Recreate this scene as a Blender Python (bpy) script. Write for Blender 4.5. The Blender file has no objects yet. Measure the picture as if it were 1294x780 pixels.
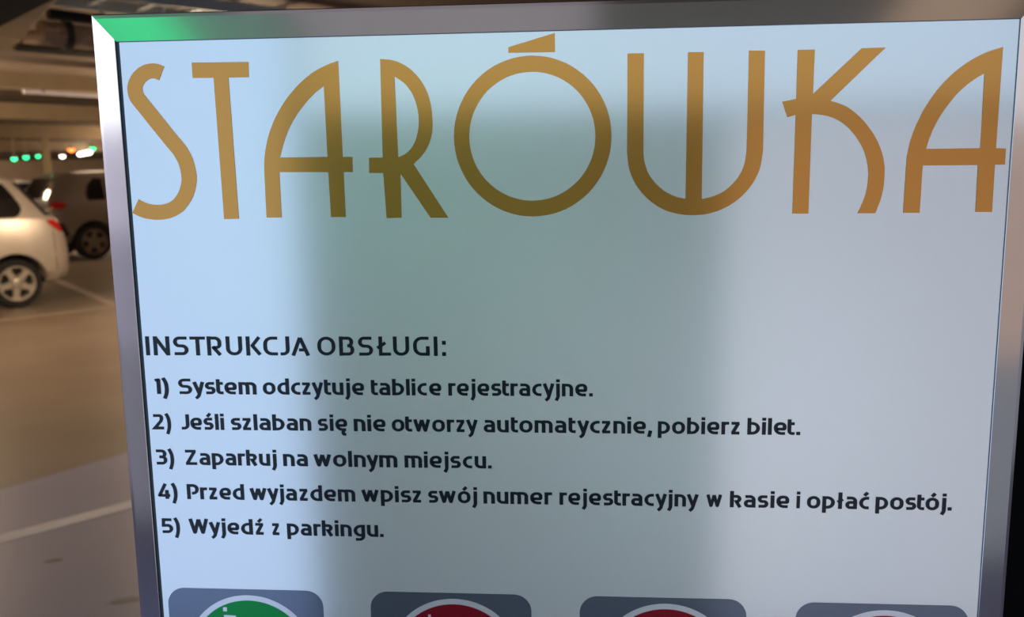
import bpy, bmesh, math, random
from mathutils import Vector, Matrix
from mathutils.bvhtree import BVHTree

SC = bpy.context.scene
COL = SC.collection
random.seed(4)

# ------------------------------------------------------------------ camera
CAM_POS = (0.0173, -0.60184, 1.5)
CAM_R = ((0.997144534643686, 0.013247030541783531, 0.07434576794984339),
         (-0.001888444996818786, 0.9885602450865199, -0.15081470621253668),
         (-0.07549311760499029, 0.15024366215020457, 0.9857624618425953))
cam = bpy.data.cameras.new('camera')
cam.sensor_width = 36.0
cam.lens = 1100.0 / 1294.0 * 36.0
cam.clip_start = 0.02
cam.clip_end = 300
cam.dof.use_dof = True
cam.dof.focus_distance = 0.605
cam.dof.aperture_fstop = 9.0
camo = bpy.data.objects.new('camera', cam)
COL.objects.link(camo)
_w = lambda r: Vector((r[0], r[2], -r[1]))
_x, _y, _z = _w(CAM_R[0]), -_w(CAM_R[1]), -_w(CAM_R[2])
_m = Matrix((_x, _y, _z)).transposed().to_4x4()
_m.translation = CAM_POS
camo.matrix_world = _m
SC.camera = camo

# ------------------------------------------------------------------ look, world, lamps
SC.view_settings.view_transform = 'Standard'
SC.view_settings.look = 'None'
SC.view_settings.exposure = 0.0
SC.view_settings.gamma = 1.0
SC.view_settings.use_curve_mapping = False
world = bpy.data.worlds.new('garage_ambient')
SC.world = world
world.use_nodes = True
world.node_tree.nodes['Background'].inputs[0].default_value = (0.6, 0.5, 0.42, 1)
world.node_tree.nodes['Background'].inputs[1].default_value = 0.03


def area(name, loc, direction, sx, sy, radiance, spread=180):
    """A rectangular lamp; radiance = what a mirror facing it would show."""
    l = bpy.data.lights.new(name, 'AREA')
    l.shape = 'RECTANGLE'
    l.size, l.size_y = sx, sy
    mx = max(radiance)
    l.color = [c / mx for c in radiance]
    l.energy = mx * math.pi * sx * sy
    l.spread = math.radians(spread)
    o = bpy.data.objects.new(name, l)
    o.location = loc
    o.rotation_euler = Vector(direction).to_track_quat('-Z', 'Y').to_euler()
    COL.objects.link(o)
    return o


# unseen area lights behind the photographer, placed for what board and frame reflect
area('daylight_left_fill', (-1.44, -2.0, 1.15), (0, 1, 0), 1.22, 2.6, (0.55, 0.74, 1.12))  # added for the board's bright left zone; no opening is built
area('daylight_top_fill', (0.30, -2.0, 2.12), (0, 1, 0), 2.2, 0.86, (0.54, 0.68, 0.87))  # added to brighten the board's top band; the rear wall stays closed
area('board_right_fill', (1.10, -2.02, 0.85), (0, 1, 0), 1.30, 1.62, (0.385, 0.365, 0.43))  # added fill for the paler right zone of the board
area('strip_lamp_left', (-3.6, -1.6, 2.12), (0.6, 1, 0), 2.6, 0.8, (1.9, 1.95, 2.05))
area('left_rail_fill_mid', (-3.6, -1.61, 1.50), (0.6, 1, 0), 2.6, 0.44, (0.60, 0.57, 0.74))  # added fill, grades the left rail below its white top
area('left_rail_fill_low', (-3.6, -1.62, 1.02), (0.6, 1, 0), 2.6, 0.50, (0.29, 0.28, 0.39))  # added, dimmer step of the same left rail grading
area('left_rail_fill_floor', (-3.6, -1.62, 0.39), (0.6, 1, 0), 2.6, 0.74, (0.17, 0.17, 0.235))  # added, darkest step of the left rail grading
area('green_bay_lamp', (-1.20, -1.2, 2.57), (0, 0, -1), 0.28, 1.2, (0.01, 0.92, 0.31))
area('top_rail_fill_green', (-0.91, -1.2, 2.57), (0, 0, -1), 0.28, 1.2, (0.07, 0.17, 0.13))  # added fill between the green and grey parts of the top rail
area('right_rail_fill_bright', (3.4, -1.95, 2.08), (0, 1, 0), 2.9, 0.84, (0.78, 0.74, 0.76))  # added fill mirrored in the upper end of the right rail
area('right_rail_fill_warm', (3.4, -1.95, 1.23), (0, 1, 0), 2.9, 0.84, (0.44, 0.32, 0.27))  # added fill for the brownish middle of the right rail
area('right_rail_fill_cool', (3.4, -1.95, 0.42), (0, 1, 0), 2.9, 0.76, (0.19, 0.20, 0.235))  # added fill for the blue-grey lower part of the right rail
area('top_rail_fill_grey', (-0.34, -1.2, 2.57), (0, 0, -1), 0.80, 1.2, (0.20, 0.175, 0.20))  # added to tone the middle of the top rail violet-grey
area('top_rail_fill_brown', (0.98, -1.2, 2.57), (0, 0, -1), 0.30, 1.2, (0.32, 0.21, 0.13))  # added to give the top rail's right end its brown
area('rear_wall_fill', (0.55, -1.0, 0.75), (0, -1, 0.1), 1.2, 0.7, (3.9, 4.0, 4.3))  # added fill on the rear wall, lifts the board's dark zone
area('green_wall_fill', (-0.50, -1.2, 1.50), (0.05, -1, 0.05), 0.8, 0.4, (1.3, 4.2, 2.6))  # added green fill on the rear wall, tints the board's dark zone
# warm lamps over the parking bays: tubes shining down, unseen round fills added for car sides, ceiling and far wall
for x, y, e in ((-4.6, 6.2, 1.6), (-9.5, 9.0, 8.0), (-13.5, 13.5, 10.0), (-10.0, 18.5, 10.0), (-17.0, 20.0, 10.0), (-14.5, 27.0, 10.0), (-21.0, 29.0, 10.0)):
    area('warm_bay_lamp', (x, y, 2.3), (0, 0, -1), 2.6, 0.8, (e, e * 0.76, e * 0.52))
for x, y, z, e in ((-2.6, 6.0, 2.1, 65), (-4.0, 8.6, 2.0, 125), (-12.6, 16.2, 2.25, 45), (-8.3, 17.5, 2.1, 200), (-13.0, 36.5, 2.0, 800), (-34.0, 36.0, 1.9, 850), (-6.4, 7.2, 2.25, 75), (-10.5, 25.0, 2.0, 260), (-8.6, 8.2, 2.2, 25), (-5.4, 5.2, 2.1, 30)):
    l = bpy.data.lights.new('warm_round_fill', 'POINT')
    l.energy, l.color, l.shadow_soft_size = e, (1.0, 0.76, 0.52), 0.15
    o = bpy.data.objects.new('warm_round_fill', l)
    o.location = (x, y, z)
    COL.objects.link(o)

# ------------------------------------------------------------------ materials
def mat(name, color, rough=0.6, metal=0.0, noise=None, spec=0.5, emit=None, strength=0):
    m = bpy.data.materials.new(name)
    m.use_nodes = True
    nt = m.node_tree
    b = nt.nodes['Principled BSDF']
    b.inputs['Base Color'].default_value = (*color, 1)
    b.inputs['Roughness'].default_value = rough
    b.inputs['Metallic'].default_value = metal
    b.inputs['Specular IOR Level'].default_value = spec
    if emit:
        b.inputs['Emission Color'].default_value = (*emit, 1)
        b.inputs['Emission Strength'].default_value = strength
    if noise:
        scale, amount, stretch = noise
        tc = nt.nodes.new('ShaderNodeTexCoord')
        mp = nt.nodes.new('ShaderNodeMapping')
        mp.inputs['Scale'].default_value = stretch
        nz = nt.nodes.new('ShaderNodeTexNoise')
        nz.inputs['Scale'].default_value = scale
        nz.inputs['Detail'].default_value = 5
        nt.links.new(tc.outputs['Object'], mp.inputs[0])
        nt.links.new(mp.outputs[0], nz.inputs['Vector'])
        rp = nt.nodes.new('ShaderNodeMapRange')
        rp.inputs['To Min'].default_value = 1 - amount
        rp.inputs['To Max'].default_value = 1 + amount
        nt.links.new(nz.outputs['Fac'], rp.inputs['Value'])
        mx = nt.nodes.new('ShaderNodeVectorMath')
        mx.operation = 'SCALE'
        mx.inputs[0].default_value = color
        nt.links.new(rp.outputs[0], mx.inputs['Scale'])
        nt.links.new(mx.outputs[0], b.inputs['Base Color'])
    return m


M = {}
M['panel'] = mat('silver_print_panel', (0.90, 0.92, 0.93), 0.14, 0.65, (700, 0.012, (1, 1, 0.02)))
M['gold'] = mat('gold_foil', (0.65, 0.285, 0.068), 0.14, 0.97)
M['text'] = mat('dark_print', (0.004, 0.008, 0.020), 0.2, 0.0, spec=0.36)
M['tile'] = mat('grey_print', (0.17, 0.195, 0.26), 0.14, 0.75)
M['white_print'] = mat('white_print', (0.92, 0.90, 0.93), 0.2, 0.6)
M['green_print'] = mat('green_print', (0.0, 0.31, 0.055), 0.2, 0.55)
M['red_print'] = mat('red_print', (0.36, 0.008, 0.022), 0.2, 0.55)
M['steel'] = mat('brushed_steel', (0.74, 0.73, 0.74), 0.13, 1.0, (60, 0.05, (1, 1, 1)))
M['gap'] = mat('dark_gasket', (0.05, 0.065, 0.085), 0.5)
M['steel_post'] = mat('painted_post', (0.12, 0.12, 0.13), 0.5, 0.3)
M['paint_white'] = mat('silver_white_car_paint', (0.60, 0.52, 0.44), 0.3, 0.25)
M['paint_grey'] = mat('dark_grey_car_paint', (0.29, 0.245, 0.22), 0.3, 0.3)
M['paint_far'] = mat('silver_car_paint', (0.5, 0.46, 0.42), 0.3, 0.3)
M['car_glass'] = mat('tinted_car_glass', (0.006, 0.006, 0.007), 0.06, 0.0, spec=0.6)
M['rubber'] = mat('tyre_rubber', (0.012, 0.011, 0.011), 0.7)
M['black_plastic'] = mat('black_plastic', (0.014, 0.013, 0.013), 0.5)
M['alloy'] = mat('alloy_wheel', (0.62, 0.56, 0.47), 0.35, 0.5)
M['alloy_shaded'] = mat('shaded_alloy_wheel', (0.30, 0.24, 0.20), 0.35, 0.5)  # darker copy of the alloy; shade on the SUV wheels put into colour
M['spot'] = mat('oil_stain', (0.11, 0.095, 0.10), 0.5)
M['red_lens'] = mat('red_lamp_lens', (0.55, 0.02, 0.015), 0.15)
M['clear_lens'] = mat('clear_lamp_lens', (0.7, 0.7, 0.7), 0.1)
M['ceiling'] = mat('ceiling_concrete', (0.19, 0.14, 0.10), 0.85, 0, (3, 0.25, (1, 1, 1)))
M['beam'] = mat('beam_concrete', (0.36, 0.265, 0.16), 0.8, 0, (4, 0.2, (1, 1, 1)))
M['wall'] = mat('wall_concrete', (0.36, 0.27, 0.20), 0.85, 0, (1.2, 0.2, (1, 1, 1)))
M['wall_rear'] = mat('teal_grey_wall', (0.285, 0.345, 0.35), 0.8, 0, (2, 0.1, (1, 1, 1)))
M['wall_dark'] = mat('black_wall', (0.006, 0.006, 0.008), 0.9, spec=0.08)
M['duct'] = mat('dark_duct', (0.035, 0.032, 0.028), 0.6, 0.2)
M['pipe'] = mat('insulated_pipe', (0.40, 0.29, 0.22), 0.6, 0.1, (15, 0.65, (1, 1, 1)))
M['galv'] = mat('galvanised_steel', (0.72, 0.80, 0.82), 0.6, 0.1)
M['line'] = mat('white_floor_paint', (0.86, 0.84, 0.92), 0.6, 0, (14, 0.12, (1, 1, 1)))
M['faded_line'] = mat('worn_floor_paint', (0.40, 0.32, 0.26), 0.6, 0, (10, 0.2, (1, 1, 1)))
M['tube_on'] = mat('lit_tube', (1, 1, 1), 0.5, emit=(1.0, 0.92, 0.78), strength=9)
M['green_on'] = mat('lit_green', (0, 0.4, 0.1), 0.5, emit=(0.02, 1.0, 0.30), strength=5)
M['red_on'] = mat('lit_red', (0.5, 0.05, 0), 0.5, emit=(1.0, 0.16, 0.03), strength=7)
M['housing'] = mat('lamp_housing', (0.3, 0.27, 0.24), 0.6)


def floor_material():
    m = mat('coated_floor', (0.4, 0.3, 0.2), 0.42)
    nt = m.node_tree
    b = nt.nodes['Principled BSDF']
    tc = nt.nodes.new('ShaderNodeTexCoord')
    # distance past the edge between the grey lane coat and the brown bay coat
    e0, e1 = Vector((-2.83, 3.31, 0)), Vector((-2.50, 3.92, 0))
    d = (e1 - e0).normalized()
    n = Vector((-d.y, d.x, 0))
    dot = nt.nodes.new('ShaderNodeVectorMath')
    dot.operation = 'DOT_PRODUCT'
    dot.inputs[1].default_value = n
    nt.links.new(tc.outputs['Object'], dot.inputs[0])
    mr = nt.nodes.new('ShaderNodeMapRange')
    mr.inputs['From Min'].default_value = n.dot(e0) - 0.015
    mr.inputs['From Max'].default_value = n.dot(e0) + 0.015
    nt.links.new(dot.outputs['Value'], mr.inputs['Value'])
    nz = nt.nodes.new('ShaderNodeTexNoise')
    nz.inputs['Scale'].default_value = 1.3
    nz.inputs['Detail'].default_value = 8
    nt.links.new(tc.outputs['Object'], nz.inputs['Vector'])
    r1 = nt.nodes.new('ShaderNodeValToRGB')
    r1.color_ramp.elements[0].position, r1.color_ramp.elements[1].position = 0.3, 0.7
    r1.color_ramp.elements[0].color = (0.24, 0.24, 0.40, 1)
    r1.color_ramp.elements[1].color = (0.30, 0.295, 0.475, 1)
    r2 = nt.nodes.new('ShaderNodeValToRGB')
    r2.color_ramp.elements[0].position, r2.color_ramp.elements[1].position = 0.3, 0.7
    r2.color_ramp.elements[0].color = (0.165, 0.118, 0.078, 1)
    r2.color_ramp.elements[1].color = (0.22, 0.158, 0.105, 1)
    nt.links.new(nz.outputs['Fac'], r1.inputs[0])
    nt.links.new(nz.outputs['Fac'], r2.inputs[0])
    mx = nt.nodes.new('ShaderNodeMix')
    mx.data_type = 'RGBA'
    nt.links.new(mr.outputs[0], mx.inputs['Factor'])
    nt.links.new(r1.outputs[0], mx.inputs['A'])
    nt.links.new(r2.outputs[0], mx.inputs['B'])
    nt.links.new(mx.outputs['Result'], b.inputs['Base Color'])
    return m


M['floor'] = floor_material()

# ------------------------------------------------------------------ helpers
def link(name, me, material=None, parent=None, loc=None):
    if material and not me.materials:
        me.materials.append(material)
    o = bpy.data.objects.new(name, me)
    COL.objects.link(o)
    if parent:
        o.parent = parent
    if loc:
        o.location = loc
    return o


def obj(name, bm, material, parent=None, smooth=False):
    bmesh.ops.recalc_face_normals(bm, faces=bm.faces[:])
    me = bpy.data.meshes.new(name)
    bm.to_mesh(me)
    bm.free()
    if smooth:
        me.shade_smooth()
        me.set_sharp_from_angle(angle=math.radians(38))
    return link(name, me, material, parent)


def empty(name, label, cat, loc=(0, 0, 0), rz=0.0, group=None):
    o = bpy.data.objects.new(name, None)
    o.empty_display_size = 0.1
    o.location = loc
    o.rotation_euler = (0, 0, rz)
    COL.objects.link(o)
    return tag(o, label, cat, group)


def tag(o, label, cat, group=None):
    o['label'] = label
    o['category'] = cat
    if group:
        o['group'] = group
    return o


def structure(name, bm, material):
    o = obj(name, bm, material)
    o['kind'] = 'structure'
    return o


def copy_tree(o, parent=None):
    c = o.copy()
    COL.objects.link(c)
    if parent:
        c.parent = parent
    for ch in list(o.children):
        copy_tree(ch, c)
    return c


def add_box(bm, lo, hi, bevel=0.0, M4=None):
    r = bmesh.ops.create_cube(bm, size=1)
    vs = r['verts']
    for v in vs:
        v.co = Vector([lo[i] + (v.co[i] + 0.5) * (hi[i] - lo[i]) for i in range(3)])
    if bevel:
        es = list({e for v in vs for e in v.link_edges})
        rb = bmesh.ops.bevel(bm, geom=es, offset=bevel, segments=2, affect='EDGES', profile=0.5)
        vs = list({v for f in rb['faces'] for v in f.verts} | {v for v in vs if v.is_valid})
    if M4 is not None:
        for v in vs:
            v.co = M4 @ v.co
    return vs


def add_tube(bm, pts, r, n=12, cap=True):
    pts = [Vector(p) for p in pts]
    rings = []
    for i, p in enumerate(pts):
        t = (pts[min(i + 1, len(pts) - 1)] - pts[max(i - 1, 0)]).normalized()
        up = Vector((0, 0, 1)) if abs(t.z) < 0.9 else Vector((1, 0, 0))
        u = t.cross(up).normalized()
        w = u.cross(t)
        rings.append([bm.verts.new(p + (u * math.cos(2 * math.pi * k / n) + w * math.sin(2 * math.pi * k / n)) * r) for k in range(n)])
    for a, b in zip(rings, rings[1:]):
        for k in range(n):
            bm.faces.new((a[k], a[(k + 1) % n], b[(k + 1) % n], b[k]))
    if cap:
        bm.faces.new(rings[0])
        bm.faces.new(rings[-1][::-1])


def add_lathe(bm, prof, n=32, M4=None):
    """prof = (radius, height) pairs turned about local Z."""
    rings = []
    for r, h in prof:
        ring = []
        if r < 1e-6:
            v = bm.verts.new((0, 0, h))
            ring = [v] * n
        else:
            ring = [bm.verts.new((r * math.cos(2 * math.pi * k / n), r * math.sin(2 * math.pi * k / n), h)) for k in range(n)]
        rings.append(ring)
    for a, b in zip(rings, rings[1:]):
        for k in range(n):
            q = []
            for v in (a[k], a[(k + 1) % n], b[(k + 1) % n], b[k]):
                if v not in q:
                    q.append(v)
            if len(q) > 2:
                bm.faces.new(q)
    if M4 is not None:
        for v in {v for r in rings for v in r}:
            v.co = M4 @ v.co


def add_prism(bm, poly, d0, d1, frame):
    """poly (u, v) swept from d0 to d1; frame maps (u, v, d) to a point."""
    a = [bm.verts.new(frame(u, v, d0)) for u, v in poly]
    b = [bm.verts.new(frame(u, v, d1)) for u, v in poly]
    n = len(poly)
    bm.faces.new(a)
    bm.faces.new(b[::-1])
    for i in range(n):
        bm.faces.new((a[i], b[i], b[(i + 1) % n], a[(i + 1) % n]))


def filled(name, loops, d0, d1, material, parent):
    """Flat print: closed loops (millimetres on the sign face, holes by even-odd), from d0 to d1 mm in front of the panel."""
    cu = bpy.data.curves.new(name, 'CURVE')
    cu.dimensions = '2D'
    cu.fill_mode = 'BOTH'
    cu.extrude = (d1 - d0) / 2000.0
    for lp in loops:
        sp = cu.splines.new('POLY')
        sp.points.add(len(lp) - 1)
        for p, (x, y) in zip(sp.points, lp):
            p.co = (x / 1000.0, y / 1000.0, 0, 1)
        sp.use_cyclic_u = True
    tmp = bpy.data.objects.new('tmp', cu)
    COL.objects.link(tmp)
    dg = bpy.context.evaluated_depsgraph_get()
    me = bpy.data.meshes.new_from_object(tmp.evaluated_get(dg))
    bpy.data.objects.remove(tmp)
    bpy.data.curves.remove(cu)
    me.name = name
    mid = (d0 + d1) / 2000.0
    for v in me.vertices:
        x, y, z = v.co
        v.co = (x, -(mid + z), ZT + y)
    me.materials.clear()
    return link(name, me, material, parent)


ZT = 1.5952        # height of the panel's top edge

TITLE = [
    ["S", [[(-268.0,-16.7),(-268.7,-16.4),(-269.5,-16.1),(-270.4,-15.7),(-271.6,-15.2),(-272.9,-14.9),(-274.2,-14.7),(-275.4,-14.6),(-276.7,-14.5),(-278.0,-14.6),(-279.3,-14.8),(-280.6,-15.0),(-281.9,-15.3),(-283.1,-15.7),(-284.5,-16.3),(-285.8,-16.9),(-287.0,-17.6),(-288.1,-18.5),(-289.3,-19.4),(-290.4,-20.4),(-291.4,-21.5),(-292.4,-22.7),(-293.2,-24.0),(-294.0,-25.3),(-294.6,-26.7),(-295.1,-28.2),(-295.5,-29.7),(-295.7,-31.2),(-295.7,-32.6),(-295.7,-33.9),(-295.5,-35.1),(-295.4,-36.0),(-295.1,-37.1),(-294.7,-38.5),(-294.1,-39.8),(-293.2,-41.2),(-292.1,-42.8),(-290.8,-44.5),(-289.3,-46.4),(-287.9,-48.2),(-286.5,-50.0),(-285.1,-51.9),(-283.6,-53.9),(-282.1,-55.9),(-280.6,-57.9),(-279.0,-59.9),(-277.4,-62.0),(-275.8,-64.2),(-274.2,-66.3),(-272.6,-68.3),(-271.2,-70.3),(-269.7,-72.1),(-268.4,-73.7),(-267.2,-75.2),(-266.2,-76.5),(-265.4,-77.8),(-264.6,-79.2),(-263.9,-80.6),(-263.2,-82.0),(-262.7,-83.4),(-262.3,-84.9),(-261.9,-86.4),(-261.6,-88.0),(-261.4,-89.7),(-261.2,-91.3),(-261.2,-92.7),(-261.2,-94.0),(-261.4,-95.3),(-261.6,-96.5),(-261.9,-97.7),(-262.3,-98.9),(-262.7,-100.1),(-263.2,-101.2),(-263.7,-102.4),(-264.3,-103.4),(-265.0,-104.5),(-265.7,-105.5),(-266.6,-106.5),(-267.4,-107.5),(-268.2,-108.3),(-269.1,-108.9),(-269.9,-109.5),(-270.9,-110.0),(-271.9,-110.5),(-272.9,-110.9),(-274.1,-111.2),(-275.2,-111.5),(-276.5,-111.7),(-277.8,-111.8),(-279.2,-111.9),(-280.6,-111.9),(-282.0,-111.8),(-283.3,-111.7),(-284.7,-111.5),(-286.0,-111.2),(-287.2,-110.9),(-288.3,-110.5),(-289.5,-110.0),(-290.8,-109.4),(-292.3,-108.6),(-293.8,-107.9),(-299.2,-117.5),(-297.8,-118.2),(-296.4,-118.9),(-294.8,-119.7),(-293.0,-120.4),(-291.1,-121.1),(-289.2,-121.6),(-287.3,-121.9),(-285.4,-122.2),(-283.5,-122.4),(-281.6,-122.5),(-279.7,-122.5),(-277.7,-122.4),(-275.7,-122.2),(-273.7,-121.9),(-271.7,-121.5),(-269.8,-120.9),(-268.0,-120.2),(-266.1,-119.3),(-264.4,-118.3),(-262.7,-117.2),(-261.0,-115.9),(-259.6,-114.4),(-258.2,-112.9),(-257.0,-111.4),(-255.9,-109.9),(-254.8,-108.3),(-253.9,-106.6),(-253.1,-104.9),(-252.4,-103.2),(-251.8,-101.5),(-251.3,-99.8),(-250.9,-98.0),(-250.5,-96.1),(-250.3,-94.2),(-250.2,-92.2),(-250.3,-90.2),(-250.5,-88.0),(-250.8,-85.9),(-251.2,-83.8),(-251.7,-81.7),(-252.3,-79.7),(-253.0,-77.8),(-253.9,-75.9),(-254.8,-74.1),(-255.8,-72.2),(-257.1,-70.4),(-258.4,-68.7),(-259.6,-67.1),(-260.9,-65.5),(-262.2,-63.9),(-263.7,-62.0),(-265.2,-60.0),(-266.9,-57.8),(-268.5,-55.7),(-270.0,-53.6),(-271.6,-51.6),(-273.1,-49.6),(-274.6,-47.6),(-276.1,-45.7),(-277.5,-43.8),(-279.0,-41.8),(-280.5,-40.0),(-281.9,-38.2),(-283.0,-36.7),(-283.9,-35.5),(-284.3,-34.7),(-284.5,-34.3),(-284.6,-34.1),(-284.6,-33.9),(-284.7,-33.2),(-284.8,-32.5),(-284.8,-31.9),(-284.8,-31.3),(-284.8,-30.9),(-284.7,-30.4),(-284.5,-29.9),(-284.2,-29.4),(-283.9,-28.7),(-283.4,-28.1),(-283.0,-27.6),(-282.6,-27.1),(-282.2,-26.7),(-281.6,-26.3),(-281.1,-25.9),(-280.6,-25.6),(-280.1,-25.3),(-279.7,-25.1),(-279.1,-25.0),(-278.6,-24.8),(-278.1,-24.7),(-277.6,-24.7),(-277.1,-24.7),(-276.7,-24.7),(-276.2,-24.7),(-275.8,-24.8),(-275.4,-24.9),(-275.0,-25.0),(-274.3,-25.3),(-273.5,-25.7),(-272.6,-26.0)]]],
    ["T", [[(-248.3,-14.6),(-208.1,-15.1),(-208.4,-25.3),(-222.9,-25.2),(-221.5,-122.4),(-232.2,-122.5),(-233.4,-25.2),(-248.3,-25.0)]]],
    ["A", [[(-145.4,-15.8),(-144.9,-80.4),(-138.0,-80.5),(-138.4,-90.9),(-144.8,-90.8),(-144.6,-121.9),(-155.1,-121.8),(-155.6,-90.7),(-190.5,-90.2),(-190.5,-121.8),(-201.4,-121.7),(-201.2,-89.5),(-201.1,-87.3),(-201.0,-85.1),(-200.8,-82.8),(-200.5,-80.5),(-200.1,-77.9),(-199.6,-75.2),(-198.9,-72.4),(-198.2,-69.6),(-197.4,-66.9),(-196.4,-64.2),(-195.4,-61.5),(-194.2,-58.9),(-193.1,-56.4),(-191.8,-54.0),(-190.5,-51.6),(-189.0,-49.2),(-187.4,-46.7),(-185.7,-44.3),(-183.9,-41.9),(-182.0,-39.5),(-179.9,-37.2),(-177.7,-34.9),(-175.5,-32.6),(-173.2,-30.5),(-170.8,-28.5),(-168.4,-26.6),(-166.0,-24.9),(-163.6,-23.3),(-161.2,-21.9),(-158.8,-20.7),(-156.4,-19.6),(-154.1,-18.6),(-151.9,-17.8),(-149.8,-17.1),(-147.7,-16.5)],[(-156.1,-32.3),(-155.7,-80.2),(-189.4,-80.1),(-188.7,-77.7),(-188.0,-75.4),(-187.3,-73.1),(-186.4,-70.7),(-185.5,-68.3),(-184.5,-65.8),(-183.4,-63.3),(-182.2,-60.9),(-180.9,-58.6),(-179.6,-56.4),(-178.2,-54.2),(-176.7,-52.1),(-175.1,-50.0),(-173.5,-48.0),(-171.8,-46.0),(-170.1,-44.2),(-168.5,-42.4),(-166.8,-40.6),(-165.1,-39.0),(-163.3,-37.4),(-161.5,-36.0),(-159.7,-34.7),(-157.9,-33.5)]]],
    ["R", [[(-116.3,-15.3),(-114.4,-15.4),(-112.4,-15.6),(-110.4,-15.8),(-108.4,-16.1),(-106.4,-16.7),(-104.3,-17.4),(-102.3,-18.3),(-100.3,-19.3),(-98.5,-20.4),(-96.7,-21.7),(-94.9,-23.1),(-93.3,-24.7),(-91.6,-26.4),(-90.0,-28.4),(-88.5,-30.5),(-87.2,-32.6),(-86.0,-34.9),(-84.9,-37.3),(-84.0,-39.7),(-83.2,-42.3),(-82.6,-45.1),(-82.1,-48.0),(-81.8,-51.0),(-81.6,-53.8),(-81.5,-56.5),(-81.5,-59.3),(-81.7,-61.9),(-82.0,-64.4),(-82.5,-66.8),(-83.1,-69.0),(-83.8,-71.2),(-84.7,-73.2),(-85.7,-75.2),(-86.8,-77.0),(-88.1,-78.7),(-89.4,-80.3),(-90.9,-81.8),(-92.4,-83.2),(-94.0,-84.6),(-95.5,-86.0),(-72.2,-123.1),(-84.6,-123.0),(-104.9,-92.3),(-105.0,-122.8),(-115.6,-122.9),(-116.9,-91.8),(-126.8,-91.6),(-126.5,-81.2),(-116.9,-81.3)],[(-106.8,-27.0),(-105.0,-28.2),(-103.2,-29.4),(-101.5,-30.6),(-99.8,-32.0),(-98.4,-33.7),(-97.0,-35.5),(-95.7,-37.5),(-94.6,-39.5),(-93.7,-41.6),(-92.9,-43.8),(-92.3,-46.1),(-91.8,-48.3),(-91.4,-50.5),(-91.1,-52.7),(-91.0,-55.0),(-91.0,-57.2),(-91.1,-59.4),(-91.4,-61.7),(-91.8,-63.9),(-92.3,-66.0),(-92.9,-67.9),(-93.6,-69.8),(-94.4,-71.5),(-95.3,-73.1),(-96.3,-74.6),(-97.5,-76.0),(-98.7,-77.2),(-100.0,-78.3),(-101.5,-79.2),(-103.0,-80.0),(-104.5,-80.6),(-106.0,-81.3)]]],
    ["O", [[(40.1,-69.2),(39.9,-73.9),(39.4,-78.5),(38.4,-83.1),(37.0,-87.5),(35.2,-91.9),(33.1,-96.0),(30.6,-100.0),(27.8,-103.7),(24.6,-107.2),(21.1,-110.3),(17.4,-113.2),(13.5,-115.7),(9.3,-117.9),(4.9,-119.7),(0.4,-121.1),(-4.2,-122.0),(-8.9,-122.6),(-13.6,-122.8),(-18.4,-122.5),(-23.1,-121.9),(-27.7,-120.8),(-32.2,-119.3),(-36.5,-117.4),(-40.7,-115.1),(-44.7,-112.5),(-48.4,-109.5),(-51.9,-106.2),(-55.0,-102.7),(-57.9,-98.8),(-60.3,-94.8),(-62.4,-90.5),(-64.2,-86.1),(-65.5,-81.5),(-66.4,-76.9),(-66.9,-72.2),(-67.0,-67.5),(-66.7,-62.8),(-66.0,-58.1),(-64.8,-53.6),(-63.3,-49.1),(-61.4,-44.9),(-59.2,-40.8),(-56.5,-36.9),(-53.6,-33.3),(-50.4,-30.0),(-46.9,-26.9),(-43.2,-24.2),(-39.2,-21.8),(-35.0,-19.8),(-30.7,-18.2),(-26.3,-16.9),(-21.8,-16.0),(-17.2,-15.5),(-12.6,-15.4),(-8.0,-15.7),(-3.4,-16.4),(1.1,-17.5),(5.4,-19.0),(9.7,-20.8),(13.7,-23.0),(17.6,-25.6),(21.2,-28.4),(24.6,-31.6),(27.7,-35.0),(30.5,-38.7),(33.0,-42.6),(35.1,-46.7),(36.9,-51.0),(38.3,-55.5),(39.3,-60.0),(39.9,-64.6)],[(29.3,-69.2),(29.1,-72.9),(28.7,-76.6),(27.9,-80.2),(26.8,-83.8),(25.3,-87.3),(23.6,-90.6),(21.6,-93.8),(19.3,-96.8),(16.8,-99.5),(14.0,-102.0),(11.0,-104.3),(7.9,-106.3),(4.5,-108.1),(1.0,-109.5),(-2.6,-110.6),(-6.3,-111.4),(-10.0,-111.8),(-13.8,-112.0),(-17.6,-111.8),(-21.3,-111.2),(-25.0,-110.3),(-28.6,-109.2),(-32.1,-107.6),(-35.4,-105.8),(-38.6,-103.7),(-41.6,-101.3),(-44.3,-98.7),(-46.9,-95.9),(-49.1,-92.8),(-51.1,-89.6),(-52.8,-86.2),(-54.2,-82.6),(-55.2,-79.0),(-56.0,-75.3),(-56.4,-71.5),(-56.5,-67.7),(-56.2,-64.0),(-55.7,-60.3),(-54.8,-56.6),(-53.6,-53.0),(-52.0,-49.6),(-50.2,-46.3),(-48.2,-43.2),(-45.8,-40.3),(-43.3,-37.6),(-40.5,-35.2),(-37.5,-33.0),(-34.3,-31.1),(-31.0,-29.4),(-27.5,-28.1),(-23.9,-27.1),(-20.3,-26.4),(-16.6,-26.0),(-12.9,-25.9),(-9.2,-26.1),(-5.6,-26.7),(-2.0,-27.6),(1.5,-28.7),(4.9,-30.2),(8.2,-32.0),(11.3,-34.0),(14.2,-36.3),(16.9,-38.9),(19.4,-41.6),(21.6,-44.6),(23.6,-47.8),(25.3,-51.1),(26.7,-54.5),(27.9,-58.1),(28.6,-61.7),(29.1,-65.4)],[(-28.9,-9.6),(2.3,-1.1),(2.4,-13.4),(-28.9,-13.2)]]],
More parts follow.
